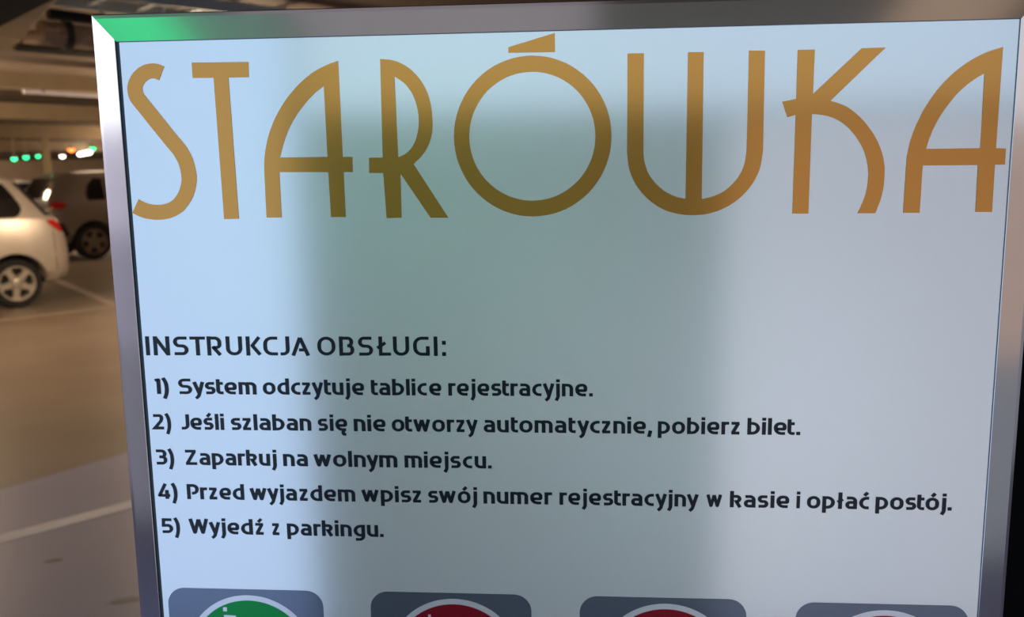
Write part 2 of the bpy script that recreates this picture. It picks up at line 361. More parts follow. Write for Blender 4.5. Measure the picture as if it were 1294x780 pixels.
    ["W", [[(50.5,-15.5),(50.6,-80.6),(50.9,-83.3),(51.2,-85.9),(51.5,-88.6),(52.1,-91.2),(52.9,-93.9),(54.0,-96.6),(55.2,-99.3),(56.6,-101.9),(58.4,-104.5),(60.3,-107.0),(62.5,-109.4),(64.7,-111.6),(67.0,-113.6),(69.5,-115.4),(72.0,-117.1),(74.6,-118.5),(77.2,-119.7),(79.9,-120.6),(82.6,-121.4),(85.3,-122.0),(88.0,-122.5),(90.6,-122.8),(93.3,-122.9),(95.9,-123.0),(98.6,-122.9),(101.2,-122.7),(103.9,-122.4),(106.5,-121.8),(109.2,-121.1),(111.8,-120.3),(114.4,-119.2),(117.0,-118.0),(119.5,-116.7),(121.9,-115.1),(124.3,-113.4),(126.5,-111.6),(128.6,-109.6),(130.6,-107.5),(132.4,-105.2),(134.1,-102.9),(135.6,-100.4),(136.9,-97.9),(138.1,-95.2),(139.0,-92.4),(139.7,-89.5),(140.1,-86.5),(140.4,-83.3),(140.8,-80.3),(140.2,-15.8),(129.8,-15.5),(130.0,-79.8),(129.8,-82.0),(129.6,-84.3),(129.3,-86.6),(128.9,-88.8),(128.2,-90.9),(127.5,-92.9),(126.6,-94.8),(125.6,-96.6),(124.5,-98.4),(123.2,-100.0),(121.9,-101.6),(120.5,-103.0),(119.0,-104.4),(117.4,-105.7),(115.8,-106.9),(114.1,-107.9),(112.4,-108.8),(110.6,-109.6),(108.9,-110.3),(107.2,-110.8),(105.6,-111.2),(104.0,-111.5),(102.5,-111.8),(101.0,-112.0),(100.5,-15.7),(90.2,-15.6),(90.1,-111.9),(88.4,-111.5),(86.7,-111.2),(85.0,-110.8),(83.3,-110.2),(81.6,-109.5),(79.7,-108.6),(77.9,-107.7),(76.2,-106.6),(74.5,-105.4),(72.9,-104.1),(71.4,-102.7),(69.9,-101.2),(68.6,-99.6),(67.3,-98.0),(66.1,-96.3),(65.1,-94.6),(64.2,-92.8),(63.5,-90.8),(62.9,-88.9),(62.4,-87.0),(62.0,-85.0),(61.8,-83.0),(61.7,-81.0),(61.6,-79.0),(61.3,-15.6)]]],
    ["K", [[(161.2,-15.8),(172.2,-15.8),(172.1,-44.1),(202.0,-15.7),(217.3,-15.6),(183.5,-48.8),(185.8,-49.5),(188.0,-50.2),(190.2,-51.0),(192.5,-52.0),(194.7,-53.2),(196.9,-54.7),(199.1,-56.3),(201.2,-58.1),(203.3,-60.0),(205.4,-62.2),(207.4,-64.5),(209.2,-66.8),(210.9,-69.0),(212.5,-71.4),(213.9,-73.8),(215.3,-76.3),(216.4,-78.8),(217.5,-81.4),(218.4,-84.0),(219.2,-86.6),(219.7,-89.2),(220.2,-91.7),(220.4,-94.2),(220.5,-97.0),(220.5,-100.1),(220.4,-103.4),(220.1,-106.7),(219.6,-110.0),(218.9,-113.3),(217.9,-116.5),(216.8,-119.7),(215.8,-122.9),(204.1,-122.8),(205.3,-120.0),(206.4,-117.2),(207.5,-114.5),(208.4,-111.7),(209.1,-108.8),(209.6,-106.0),(209.9,-103.1),(210.1,-100.3),(210.1,-97.7),(209.9,-95.0),(209.6,-92.5),(209.1,-89.9),(208.5,-87.5),(207.8,-85.1),(207.0,-82.7),(205.9,-80.4),(204.8,-78.1),(203.4,-75.9),(202.0,-73.8),(200.5,-71.7),(198.9,-69.8),(197.3,-68.0),(195.6,-66.3),(193.9,-64.8),(192.0,-63.4),(190.0,-62.1),(188.0,-61.0),(186.0,-60.0),(184.0,-59.3),(182.1,-58.7),(180.1,-58.2),(178.3,-57.8),(176.6,-57.6),(175.0,-57.4),(173.5,-57.3),(171.9,-57.2),(172.0,-122.7),(161.4,-122.6),(161.4,-57.5),(156.1,-59.0),(152.3,-48.8),(161.3,-47.1)]]],
    ["A", [[(290.7,-17.0),(290.6,-81.2),(296.9,-81.5),(297.0,-91.9),(290.7,-92.0),(290.9,-122.8),(280.3,-122.7),(280.0,-92.0),(244.7,-91.8),(244.5,-122.9),(233.8,-122.8),(234.1,-92.9),(234.2,-90.5),(234.2,-88.2),(234.3,-85.8),(234.6,-83.4),(234.9,-80.9),(235.4,-78.3),(235.9,-75.7),(236.6,-73.2),(237.3,-70.7),(238.1,-68.3),(238.9,-65.8),(239.9,-63.4),(241.0,-60.9),(242.1,-58.4),(243.3,-55.8),(244.7,-53.3),(246.2,-50.8),(247.7,-48.3),(249.4,-45.8),(251.1,-43.3),(253.0,-40.9),(255.1,-38.5),(257.2,-36.2),(259.4,-34.0),(261.6,-31.9),(264.0,-30.0),(266.4,-28.1),(268.8,-26.4),(271.3,-24.8),(273.9,-23.3),(276.5,-21.9),(279.1,-20.7),(281.9,-19.6),(284.7,-18.7),(287.5,-17.9)],[(280.3,-33.3),(280.6,-81.0),(246.3,-81.0),(246.8,-78.7),(247.4,-76.3),(248.0,-74.0),(248.8,-71.7),(249.6,-69.3),(250.6,-67.0),(251.6,-64.7),(252.7,-62.4),(253.9,-60.2),(255.2,-57.9),(256.6,-55.7),(258.1,-53.6),(259.6,-51.4),(261.2,-49.3),(262.8,-47.2),(264.5,-45.3),(266.3,-43.4),(268.2,-41.7),(270.1,-40.0),(272.1,-38.4),(274.1,-37.0),(276.1,-35.7),(278.2,-34.5)]]],
]
LINES = [
    (14.04, [('INSTRUKCJA', -297.13, -175.15, -220.98), ('OBSŁUGI:', -169.28, -75.97, -221.0)]),
    (11.35, [('1)', -292.42, -281.72, -249.82), ('System', -274.46, -216.24, -249.86), ('odczytuje', -211.04, -136.65, -249.92), ('tablice', -131.37, -80.47, -249.98), ('rejestracyjne.', -75.09, 27.81, -250.06)]),
    (11.5, [('2)', -296.04, -282.0, -276.97), ('Jeśli', -274.45, -242.18, -276.94), ('szlaban', -236.62, -176.84, -276.91), ('się', -171.54, -150.11, -276.89), ('nie', -144.95, -121.85, -276.88), ('otworzy', -116.97, -54.74, -276.85), ('automatycznie,', -50.16, 69.53, -276.79), ('pobierz', 73.64, 130.83, -276.74), ('bilet.', 135.86, 172.19, -276.71)]),
    (11.53, [('3)', -295.95, -281.7, -304.07), ('Zaparkuj', -273.63, -204.17, -304.0), ('na', -198.86, -180.77, -303.93), ('wolnym', -176.02, -114.15, -303.86), ('miejscu.', -108.49, -44.9, -303.76)]),
    (11.68, [('4)', -296.41, -281.03, -330.59), ('Przed', -273.7, -230.28, -330.58), ('wyjazdem', -225.63, -146.39, -330.56), ('wpisz', -141.42, -96.8, -330.54), ('swój', -91.88, -56.18, -330.52), ('numer', -51.31, -1.27, -330.51), ('rejestracyjny', 3.93, 102.79, -330.48), ('w', 107.42, 120.33, -330.47), ('kasie', 125.11, 166.15, -330.46), ('i', 171.04, 174.11, -330.45), ('opłać', 178.77, 221.45, -330.44), ('postój.', 225.95, 277.67, -330.43)]),
    (11.84, [('5)', -295.51, -281.1, -357.56), ('Wyjedź', -274.09, -216.51, -357.6), ('z', -211.06, -204.17, -357.64), ('parkingu.', -198.79, -125.97, -357.68)]),
]
# ------------------------------------------------------------------ lettering: stroke skeletons, cap height 100
def _glyphs():
    T, B, X, S = 91.0, 9.0, 70.0, 9.0
    bowl = lambda l, r: [(r, X), (l, X, 30), (l, B, 30), (r, B)]
    g = {}
    g['o'] = (68, [[(34, X), (S, X, 30), (S, B, 30), (59, B, 30), (59, X, 30), (34, X)]])
    g['n'] = (60, [[(S, 0), (S, 79)], [(S, X), (51, X, 22), (51, 0)]])
    g['m'] = (94, [[(S, 0), (S, 79)], [(S, X), (47, X, 20), (47, 0)], [(40, X), (85, X, 20), (85, 0)]])
    g['u'] = (60, [[(S, 79), (S, B, 22), (51, B)], [(51, 79), (51, 0)]])
    g['a'] = (59, [[(6, X), (50, X, 20), (50, 0)], [(50, 42), (S, 42, 15), (S, B, 15), (50, B)]])
    g['e'] = (64, [[(14, 36), (55, 36, 5), (55, X, 28), (S, X, 30), (S, B, 30), (58, B)]])
    g['s'] = (54, [[(49, X), (S, X, 14), (S, 40, 14), (45, 40, 14), (45, B, 14), (4, B)]])
    g['c'] = (52, [[(50, X), (S, X, 30), (S, B, 30), (50, B)]])
    g['d'] = (64, [bowl(S, 55), [(55, 0), (55, 104)]])
    g['b'] = (64, [bowl(55, S), [(S, 0), (S, 104)]])
    g['p'] = (64, [bowl(55, S), [(S, 79), (S, -26)]])
    g['g'] = (62, [bowl(S, 53), [(53, 79), (53, -19, 22), (10, -19)]])
    g['y'] = (62, [[(8, 79), (33, 6)], [(54, 79), (30, -10), (24, -19, 4), (14, -27)]])
    g['t'] = (40, [[(10, 97), (10, B, 16), (38, B)], [(10, X), (37, X)]])
    g['z'] = (52, [[(4, X), (47, X)], [(41, X), (11, B)], [(5, B), (48, B)]])
    dot = lambda x: [(x, 88), (x, 106)]
    g['i'] = (18, [[(S, 0), (S, 79)], dot(S)])
    g['j'] = (24, [[(15, 79), (15, -6, 8), (4, -27)], dot(15)])
    g['l'] = (18, [[(S, 0), (S, 104)]])
    g['ł'] = (32, [[(16, 0), (16, 104)], [(2, 42), (30, 62)]])
    g['r'] = (42, [[(S, 0), (S, 79)], [(S, 42), (S, X, 18), (40, X)]])
    g['k'] = (60, [[(S, 0), (S, 104)], [(S, X), (49, X, 16), (49, 40, 14), (33, 37), (52, 0)]])
    g['w'] = (92, [[(8, 79), (27, 6)], [(46, 76), (27, 6)], [(46, 76), (65, 6)], [(84, 79), (65, 6)], [(21, B), (33, B)], [(59, B), (71, B)]])
    acute = lambda x: [(x - 5, 86), (x + 12, 106)]
    g['ś'] = (54, g['s'][1] + [acute(27)])
    g['ć'] = (52, g['c'][1] + [acute(30)])
    g['ź'] = (52, g['z'][1] + [acute(26)])
    g['ó'] = (68, g['o'][1] + [acute(35)])
    g['ę'] = (64, g['e'][1] + [[(46, 6), (40, -10, 6), (44, -21, 5), (58, -21)]])
    g['.'] = (22, [[(11, 0), (11, 20)]])
    g[','] = (24, [[(16, 20), (7, -20)]])
    g[':'] = (22, [[(11, 0), (11, 20)], [(11, 58), (11, 78)]])
    g[')'] = (34, [[(4, 104), (18, 78, 30), (22, 42, 40), (20, 6, 30), (8, -30)]])
    g['1'] = (30, [[(2, 88), (20, 93, 3), (20, 0)]])
    g['2'] = (66, [[(4, 90), (52, 91, 26), (54, 62, 22), (10, 9), (64, 9)]])
    g['3'] = (66, [[(4, T), (54, T, 20), (54, 52, 18), (22, 51)], [(30, 51), (57, 51, 20), (57, B, 20), (4, B)]])
    g['4'] = (72, [[(46, 100), (9, 22, 2), (70, 22)], [(53, 58), (53, 0)]])
    g['5'] = (66, [[(60, T), (13, T), (11, 52), (57, 53, 22), (57, B, 22), (4, B)]])
    g['I'] = (20, [[(10, 0), (10, 100)]])
    g['N'] = (78, [[(S, 0), (S, 100)], [(12, 92), (66, 8)], [(69, 0), (69, 100)]])
    g['S'] = (72, [[(66, T), (S, T, 20), (S, 51, 20), (63, 49, 20), (63, B, 20), (4, B)]])
    g['T'] = (74, [[(0, T), (74, T)], [(37, 0), (37, T)]])
    g['R'] = (72, [[(S, 0), (S, 100)], [(S, T), (60, T, 22), (60, 42, 22), (30, 42, 3), (62, 2)]])
    g['U'] = (78, [[(S, 100), (S, B, 28), (69, B, 28), (69, 100)]])
    g['K'] = (74, [[(S, 0), (S, 100)], [(64, 96), (30, 52, 3), (66, 4)]])
    g['C'] = (70, [[(68, T), (S, T, 32), (S, B, 32), (68, B)]])
    g['J'] = (46, [[(37, 100), (37, B, 22), (2, B)]])
    g['A'] = (86, [[(7, 0), (42, 93)], [(79, 0), (42, 93)], [(36, 30), (68, 30)]])
    g['O'] = (88, [[(44, T), (S, T, 36), (S, B, 36), (79, B, 36), (79, T, 36), (44, T)]])
    g['B'] = (74, [[(S, 0), (S, 100)], [(S, T), (60, T, 18), (60, 53, 16), (40, 52)], [(40, 52), (64, 51, 18), (64, B, 20), (S, B)]])
    g['Ł'] = (70, [[(18, 100), (18, B), (68, B)], [(2, 40), (42, 68)]])
    g['G'] = (80, [[(76, T), (S, T, 34), (S, B, 34), (71, B), (71, 46)], [(71, 50), (71, 0 + 9)]])
    g['Z'] = (72, [[(4, T), (64, T)], [(58, T), (12, B)], [(5, B), (68, B)]])
    g['P'] = (68, [[(S, 0), (S, 100)], [(S, T), (58, T, 24), (58, 40, 24), (28, 40)]])
    g['W'] = (108, [[(8, 100), (31, 6)], [(54, 96), (31, 6)], [(54, 96), (77, 6)], [(100, 100), (77, 6)], [(25, B), (37, B)], [(71, B), (83, B)]])
    return g


GLYPHS = _glyphs()


def fillet(pts):
    out = []
    n = len(pts)
    for i, p in enumerate(pts):
        P = Vector(p[:2])
        r = p[2] if len(p) > 2 else 0
        if r <= 0 or i in (0, n - 1):
            out.append(P)
            continue
        A, C = Vector(pts[i - 1][:2]), Vector(pts[i + 1][:2])
        a, c = (A - P), (C - P)
        ra = min(r, a.length * (0.5 if 0 < i - 1 and len(pts[i - 1]) > 2 else 1.0), c.length * (0.5 if i + 1 < n - 1 and len(pts[i + 1]) > 2 else 1.0))
        s, e = P + a.normalized() * ra, P + c.normalized() * ra
        for k in range(7):
            t = k / 6
            w = 0.74                                   # a squarish bend
            q = (s * (1 - t) ** 2 + P * (2 * t * (1 - t) * w) + e * t * t) / ((1 - t) ** 2 + 2 * t * (1 - t) * w + t * t)
            out.append(q)
    res = [out[0]]
    for q in out[1:]:
        if (q - res[-1]).length > 0.4:
            res.append(q)
    return res


def add_stroke(bm, pts, width, tf, d):
    P = fillet(pts)
    n = len(P)
    closed = (P[0] - P[-1]).length < 1
    L, R = [], []
    for i in range(n):
        t0 = (P[i] - P[i - 1]).normalized() if i > 0 else None
        t1 = (P[i + 1] - P[i]).normalized() if i < n - 1 else None
        if closed:
            t0 = t0 or (P[-1] - P[-2]).normalized()
            t1 = t1 or (P[1] - P[0]).normalized()
        t0, t1 = t0 or t1, t1 or t0
        n0, n1 = Vector((-t0.y, t0.x)), Vector((-t1.y, t1.x))
        m = (n0 + n1)
        m = m.normalized() if m.length > 1e-4 else n1
        k = 1 / max(m.dot(n1), 0.42)
        hw = width / 2 * (1 - 0.15 * abs(m.y))          # level strokes are drawn thinner
        L.append(P[i] + m * (k * hw))
        R.append(P[i] - m * (k * hw))
    rows = []
    for a, b in zip(L, R):
        fa, fb = tf(a), tf(b)
        rows.append([bm.verts.new((fa[0], -d, fa[1])), bm.verts.new((fb[0], -d, fb[1])),
                     bm.verts.new((fb[0], 0.0, fb[1])), bm.verts.new((fa[0], 0.0, fa[1]))])
    for r, s in zip(rows, rows[1:]):
        bm.faces.new((r[0], s[0], s[1], r[1]))
        bm.faces.new((r[1], s[1], s[2], r[2]))
        bm.faces.new((r[3], s[3], s[0], r[0]))
    bm.faces.new(rows[0])
    bm.faces.new(rows[-1][::-1])


def text_line(name, words, base, cap, width, parent):
    bm = bmesh.new()
    k = cap / 100000.0

    def gap(a, b):
        if a in 'TAJPKŁ' and a + b != 'AO' or b in 'TAJ':
            return 9.0
        if a in 'ywWzcrtskeo' and b in 'ywzt' or a in 'yWrt' or b in 'yw':
            return 6.0
        if (a + b).isupper():
            return 19.0
        if b in '.,:)':
            return 10.0
        return 13.0

    for word, x0, x1 in words:
        tot = sum(GLYPHS[c][0] for c in word) + sum(gap(a, b) for a, b in zip(word, word[1:]))
        sx = (x1 - x0) / 1000.0 / tot if len(word) > 1 else k
        cur = 0.0
        if len(word) == 1:
            cur = ((x0 + x1) / 2000.0 - x0 / 1000.0) / sx - tot / 2
        for n_, ch in enumerate(word):
            gw, strokes = GLYPHS[ch]
            for i, st in enumerate(strokes):
                tf = lambda p, c=cur: (x0 / 1000.0 + (c + p[0]) * sx, ZT + base / 1000.0 + p[1] * k)
                add_stroke(bm, st, width, tf, 0.00035 + 0.00002 * i)
            cur += gw + (gap(ch, word[n_ + 1]) if n_ < len(word) - 1 else 0)
    return obj(name, bm, M['text'], parent)

# ------------------------------------------------------------------ the setting
def slab(name, lo, hi, material):
    bm = bmesh.new()
    add_box(bm, lo, hi)
    return structure(name, bm, material)


slab('floor', (-45, -2.4, -0.2), (9, 44, 0), M['floor'])
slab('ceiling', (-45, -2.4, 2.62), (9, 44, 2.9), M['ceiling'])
slab('wall_back', (-45, 42, 0), (9, 42.4, 2.62), M['wall'])
slab('wall_left', (-45, -2.4, 0), (-44.6, 42, 2.62), M['wall'])
slab('wall_rear', (-44.6, -2.4, 0), (9, -2.06, 2.62), M['wall_rear'])
slab('wall_side', (8.6, -2.06, 0), (9, 42, 2.62), M['wall'])
slab('wall_right', (0.42, 0.34, 0), (8.6, 0.60, 2.62), M['wall_dark'])

AX = Vector((0.6, 0.8, 0))       # along the parked cars
NX = Vector((-0.8, 0.6, 0))      # across, away from the camera
ROT = math.atan2(0.8, 0.6)


def along(p, s, t=0.0, z=0.0):
    return Vector((p[0], p[1], z)) + AX * s + NX * t


def floor_line(p, q, w, label, group=None, paint='faded_line'):
    p, q = Vector((*p, 0)), Vector((*q, 0))
    d = (q - p).normalized()
    n = Vector((-d.y, d.x, 0)) * w / 2
    bm = bmesh.new()
    k = 24
    a = []
    for i in range(k + 1):
        c = p.lerp(q, i / k)
        a.append([bm.verts.new(c + n * (1 + 0.04 * random.uniform(-1, 1))), bm.verts.new(c - n * (1 + 0.04 * random.uniform(-1, 1)))])
    for r, s in zip(a, a[1:]):
        bm.faces.new((r[0], r[1], s[1], s[0]))
    top = bmesh.ops.extrude_face_region(bm, geom=bm.faces[:])
    for v in top['geom']:
        if isinstance(v, bmesh.types.BMVert):
            v.co.z += 0.002
    o = obj('floor_marking', bm, M[paint])
    tag(o, label, 'floor marking', group)
    return o


def ext(p, q, a, b):
    p, q = Vector(p), Vector(q)
    d = (q - p).normalized()
    return (p - d * a), (q + d * b)


p, q = ext((-2.43, 2.75), (-2.075, 3.15), 3.0, 6.0)
floor_line(p, q, 0.095, 'wide white painted line on the grey floor nearest the camera', paint='line')
p, q = ext((-6.35, 8.44), (-5.62, 9.43), 4.0, 0.35)
floor_line(p, q, 0.10, 'pale painted line on the brown floor beside the white car')
p, q = ext((-7.69, 11.85), (-5.81, 9.76), 0.5, 0.25)
floor_line(p, q, 0.12, 'pale bay line crossing the floor behind the white car')

# two stains on the near floor are part of the coat; small oil spots as thin films
for (x, y, rx, ry, lab) in ((-2.08, 2.55, 0.03, 0.012, 'small dark oil spot on the floor just below the white line'),
                            (-1.62, 2.24, 0.05, 0.014, 'smeared dark oil mark on the grey floor nearest the sign')):
    bm = bmesh.new()
    ring = [bm.verts.new((x + rx * (1 + 0.25 * random.uniform(-1, 1)) * math.cos(k * math.pi / 9) - 0.3 * ry * math.sin(k * math.pi / 9),
                          y + (rx * 0.4) * math.cos(k * math.pi / 9) + ry * 1.4 * math.sin(k * math.pi / 9), 0.0008)) for k in range(18)]
    bm.faces.new(ring)
    r = bmesh.ops.extrude_face_region(bm, geom=bm.faces[:])
    for v in r['geom']:
        if isinstance(v, bmesh.types.BMVert):
            v.co.z -= 0.0008
    tag(obj('oil_spot', bm, M['spot'] if 'spot' in M else M['duct']), lab, 'stain')

# ------------------------------------------------------------------ the sign
sign = empty('information_sign', 'framed white parking instruction board with gold lettering in a steel frame', 'sign')
HW, BOT = 300.0, -640.0
bm = bmesh.new()
add_box(bm, (-0.2992, 0.0, ZT + BOT / 1000 - 0.002), (0.3025, 0.004, ZT + 0.002))
panel = obj('panel', bm, M['panel'], sign)
bm = bmesh.new()
add_box(bm, (-0.3031, 0.0002, ZT + BOT / 1000), (-0.2992, 0.0042, ZT + 0.0002))
obj('gasket', bm, M['gap'], sign)['label'] = 'dark gap strip along the left edge'
# mitred steel rails: profile (outward from the panel edge, towards the viewer)
PROF = [(0.2, -1.0), (0.2, 1.0), (0.5, 1.2), (16.6, -2.0), (18.9, -2.75), (19.6, -3.6), (19.6, -34.0), (3.2, -34.0), (3.2, -1.0)]


def rail(label, c0, c1, outward, gap=0.0):
    """c0, c1: panel corners (x, z mm from panel top); the rail runs between them with mitred ends."""
    c0, c1 = Vector(c0), Vector(c1)
    t = (c1 - c0).normalized()
    o = Vector(outward)
    bm = bmesh.new()
    ends = []
    for c, s in ((c0, -1), (c1, 1)):
        ring = []
        for i, (r, d) in enumerate(PROF):
            r = r + gap if i in (0, 1, 2) else r
            p = c + o * r + t * (s * r)
            ring.append(bm.verts.new((p.x / 1000, -d / 1000, ZT + p.y / 1000)))
        ends.append(ring)
    n = len(PROF)
    bm.faces.new(ends[0])
    bm.faces.new(ends[1][::-1])
    for i in range(n):
        f = bm.faces.new((ends[0][i], ends[1][i], ends[1][(i + 1) % n], ends[0][(i + 1) % n]))
        if i == 0:
            f.material_index = 1
    ob = obj('frame_rail', bm, M['steel'], sign)
    ob.data.materials.append(M['gap'])
    if label:
        ob['label'] = label
    return ob


rail('top rail of brushed steel with a green reflection', (-HW, 0), (HW, 0), (0, 1))
rail('left rail of brushed steel, bright at the top', (-HW, BOT), (-HW, 0), (-1, 0), 1.5)
rail('right rail of brushed steel', (HW, 0), (HW, BOT), (1, 0))
rail(None, (HW, BOT), (-HW, BOT), (0, -1))
bm = bmesh.new()
add_box(bm, (-0.30, 0.005, ZT + BOT / 1000), (0.30, 0.030, ZT))
obj('backing_board', bm, M['steel_post'], sign)
bm = bmesh.new()
add_box(bm, (-0.10, 0.032, 0.0125), (0.10, 0.092, 1.40), 0.006)
obj('post', bm, M['steel_post'], sign)
bm = bmesh.new()
add_box(bm, (-0.20, -0.06, 0.0), (0.20, 0.18, 0.012), 0.002)
obj('base_plate', bm, M['steel_post'], sign)

for ch, loops in TITLE:
    filled('letter', loops, 0.0, 0.4, M['gold'], sign)
for i, (cap, words) in enumerate(LINES):
    ws = [(w, a, b) for w, a, b, y in words]
    base = sum(y for w, a, b, y in words) / len(words)
    text_line('text_line', ws, base, 14.1 if i == 0 else 11.6, 18.5 if i == 0 else 20.5, sign)


def rrect(x0, y0, x1, y1, r, n=8):
    out = []
    for cx, cy, a0 in ((x1 - r, y1 - r, 0), (x0 + r, y1 - r, 90), (x0 + r, y0 + r, 180), (x1 - r, y0 + r, 270)):
        for k in range(n + 1):
            a = math.radians(a0 + 90 * k / n)
            out.append((cx + r * math.cos(a), cy + r * math.sin(a)))
    return out


def circ(cx, cy, r, n=96):
    return [(cx + r * math.cos(2 * math.pi * k / n), cy + r * math.sin(2 * math.pi * k / n)) for k in range(n)]


for i, (cx, y1) in enumerate(((-234.6, -401.4), (-77.7, -400.5), (78.5, -400.4), (234.0, -401.4))):
    tile = filled('pictogram_tile', [rrect(cx - 60.3, y1 - 120.5, cx + 60.3, y1, 13)], 0.0, 0.3, M['tile'], sign)
    tile['label'] = ['grey tile with a green round symbol', 'grey tile with a red round symbol, left of three',
                     'grey tile with a red round symbol, middle of three', 'grey tile with a red round symbol, right of three'][i]
    cy = y1 - 5.0 - 50.0
    px = cx + 2.6
    filled('ring', [circ(px, cy, 50.5), circ(px, cy, 46.3)], 0.0, 0.5, M['white_print'], tile)
    filled('disc', [circ(px, cy, 46.4)], 0.0, 0.45, M['green_print'] if i == 0 else M['red_print'], tile)
    # what shows of the white symbol: a square dot over a short stroke
    sx, sy = px - 18.5, cy + (36.6 if i else 38.8)
    w_ = 1.0 if i else 1.5
    loops = [[(sx - w_, sy - w_ * 1.1), (sx + w_, sy - w_ * 1.2), (sx + w_, sy + w_ * 1.1), (sx - w_, sy + w_)]]
    filled('symbol', loops + [[(sx - 1.2, sy - 4.6), (sx + 8.2, sy - 5.0), (sx + 8.2, sy - 7.6), (sx + 1.6, sy - 7.4), (sx + 1.6, sy - 24), (sx - 1.2, sy - 24)]],
           0.0, 0.6, M['white_print'], tile)

# ------------------------------------------------------------------ cars (local +x = tail, wheels at x = 0 and x = -wheelbase)
def interp(tab, x):
    if x >= tab[0][0]:
        return tab[0][1:]
    for a, b in zip(tab, tab[1:]):
        if a[0] >= x >= b[0]:
            t = (a[0] - x) / (a[0] - b[0])
            return [p + (q - p) * t for p, q in zip(a[1:], b[1:])]
    return tab[-1][1:]


def wheel_parts(parent, loc, R, W, spokes, side, alloy='alloy'):
    """A tyre with a spoked alloy rim; `side` is the outward y direction."""
    base = Matrix.Rotation(math.radians(90 if side < 0 else -90), 4, 'X')   # local Z -> outward
    bm = bmesh.new()
    r = R * 0.70
    add_lathe(bm, [(r, -W / 2), (R * 0.93, -W / 2), (R * 0.985, -W / 2 + 0.02), (R, -W / 4), (R, W / 4), (R * 0.985, W / 2 - 0.02),
                   (R * 0.93, W / 2), (r, W / 2 - 0.004), (r, -W / 2)], 48, base)
    tyre = obj('wheel', bm, M['rubber'], parent, True)
    tyre.location = loc
    bm = bmesh.new()
    add_lathe(bm, [(r * 1.02, W / 2 - 0.004), (r * 1.02, W / 2 + 0.004), (r * 0.93, W / 2 + 0.002), (r * 0.90, W / 2 - 0.02), (r * 0.88, -W / 2)], 48, base)
    for k in range(spokes):
        a = 2 * math.pi * k / spokes + math.radians(120)
        ca, sa = math.cos(a), math.sin(a)
        poly = [(0.10 * r, -0.26 * r), (0.42 * r, -0.20 * r), (0.62 * r, -0.155 * r), (0.80 * r, -0.19 * r), (0.94 * r, -0.34 * r), (0.94 * r, 0.34 * r), (0.80 * r, 0.19 * r), (0.62 * r, 0.155 * r), (0.42 * r, 0.20 * r), (0.10 * r, 0.26 * r)]
        add_prism(bm, poly, W / 2 - 0.045, W / 2 - 0.012, lambda u, v, d: base @ Vector((u * ca - v * sa, u * sa + v * ca, d)))
    add_lathe(bm, [(0.27 * r, W / 2 - 0.04), (0.27 * r, W / 2 - 0.008), (0.2 * r, W / 2 - 0.002), (0.0, W / 2 - 0.001)], 24, base)
    rim = obj('rim', bm, M[alloy], tyre, True)
    bm = bmesh.new()
    add_lathe(bm, [(0.0, W / 2 - 0.07), (r * 0.88, W / 2 - 0.07), (r * 0.88, W / 2 - 0.085), (0.0, W / 2 - 0.085)], 32, base)
    obj('brake_disc', bm, M['black_plastic'], tyre)
    return tyre


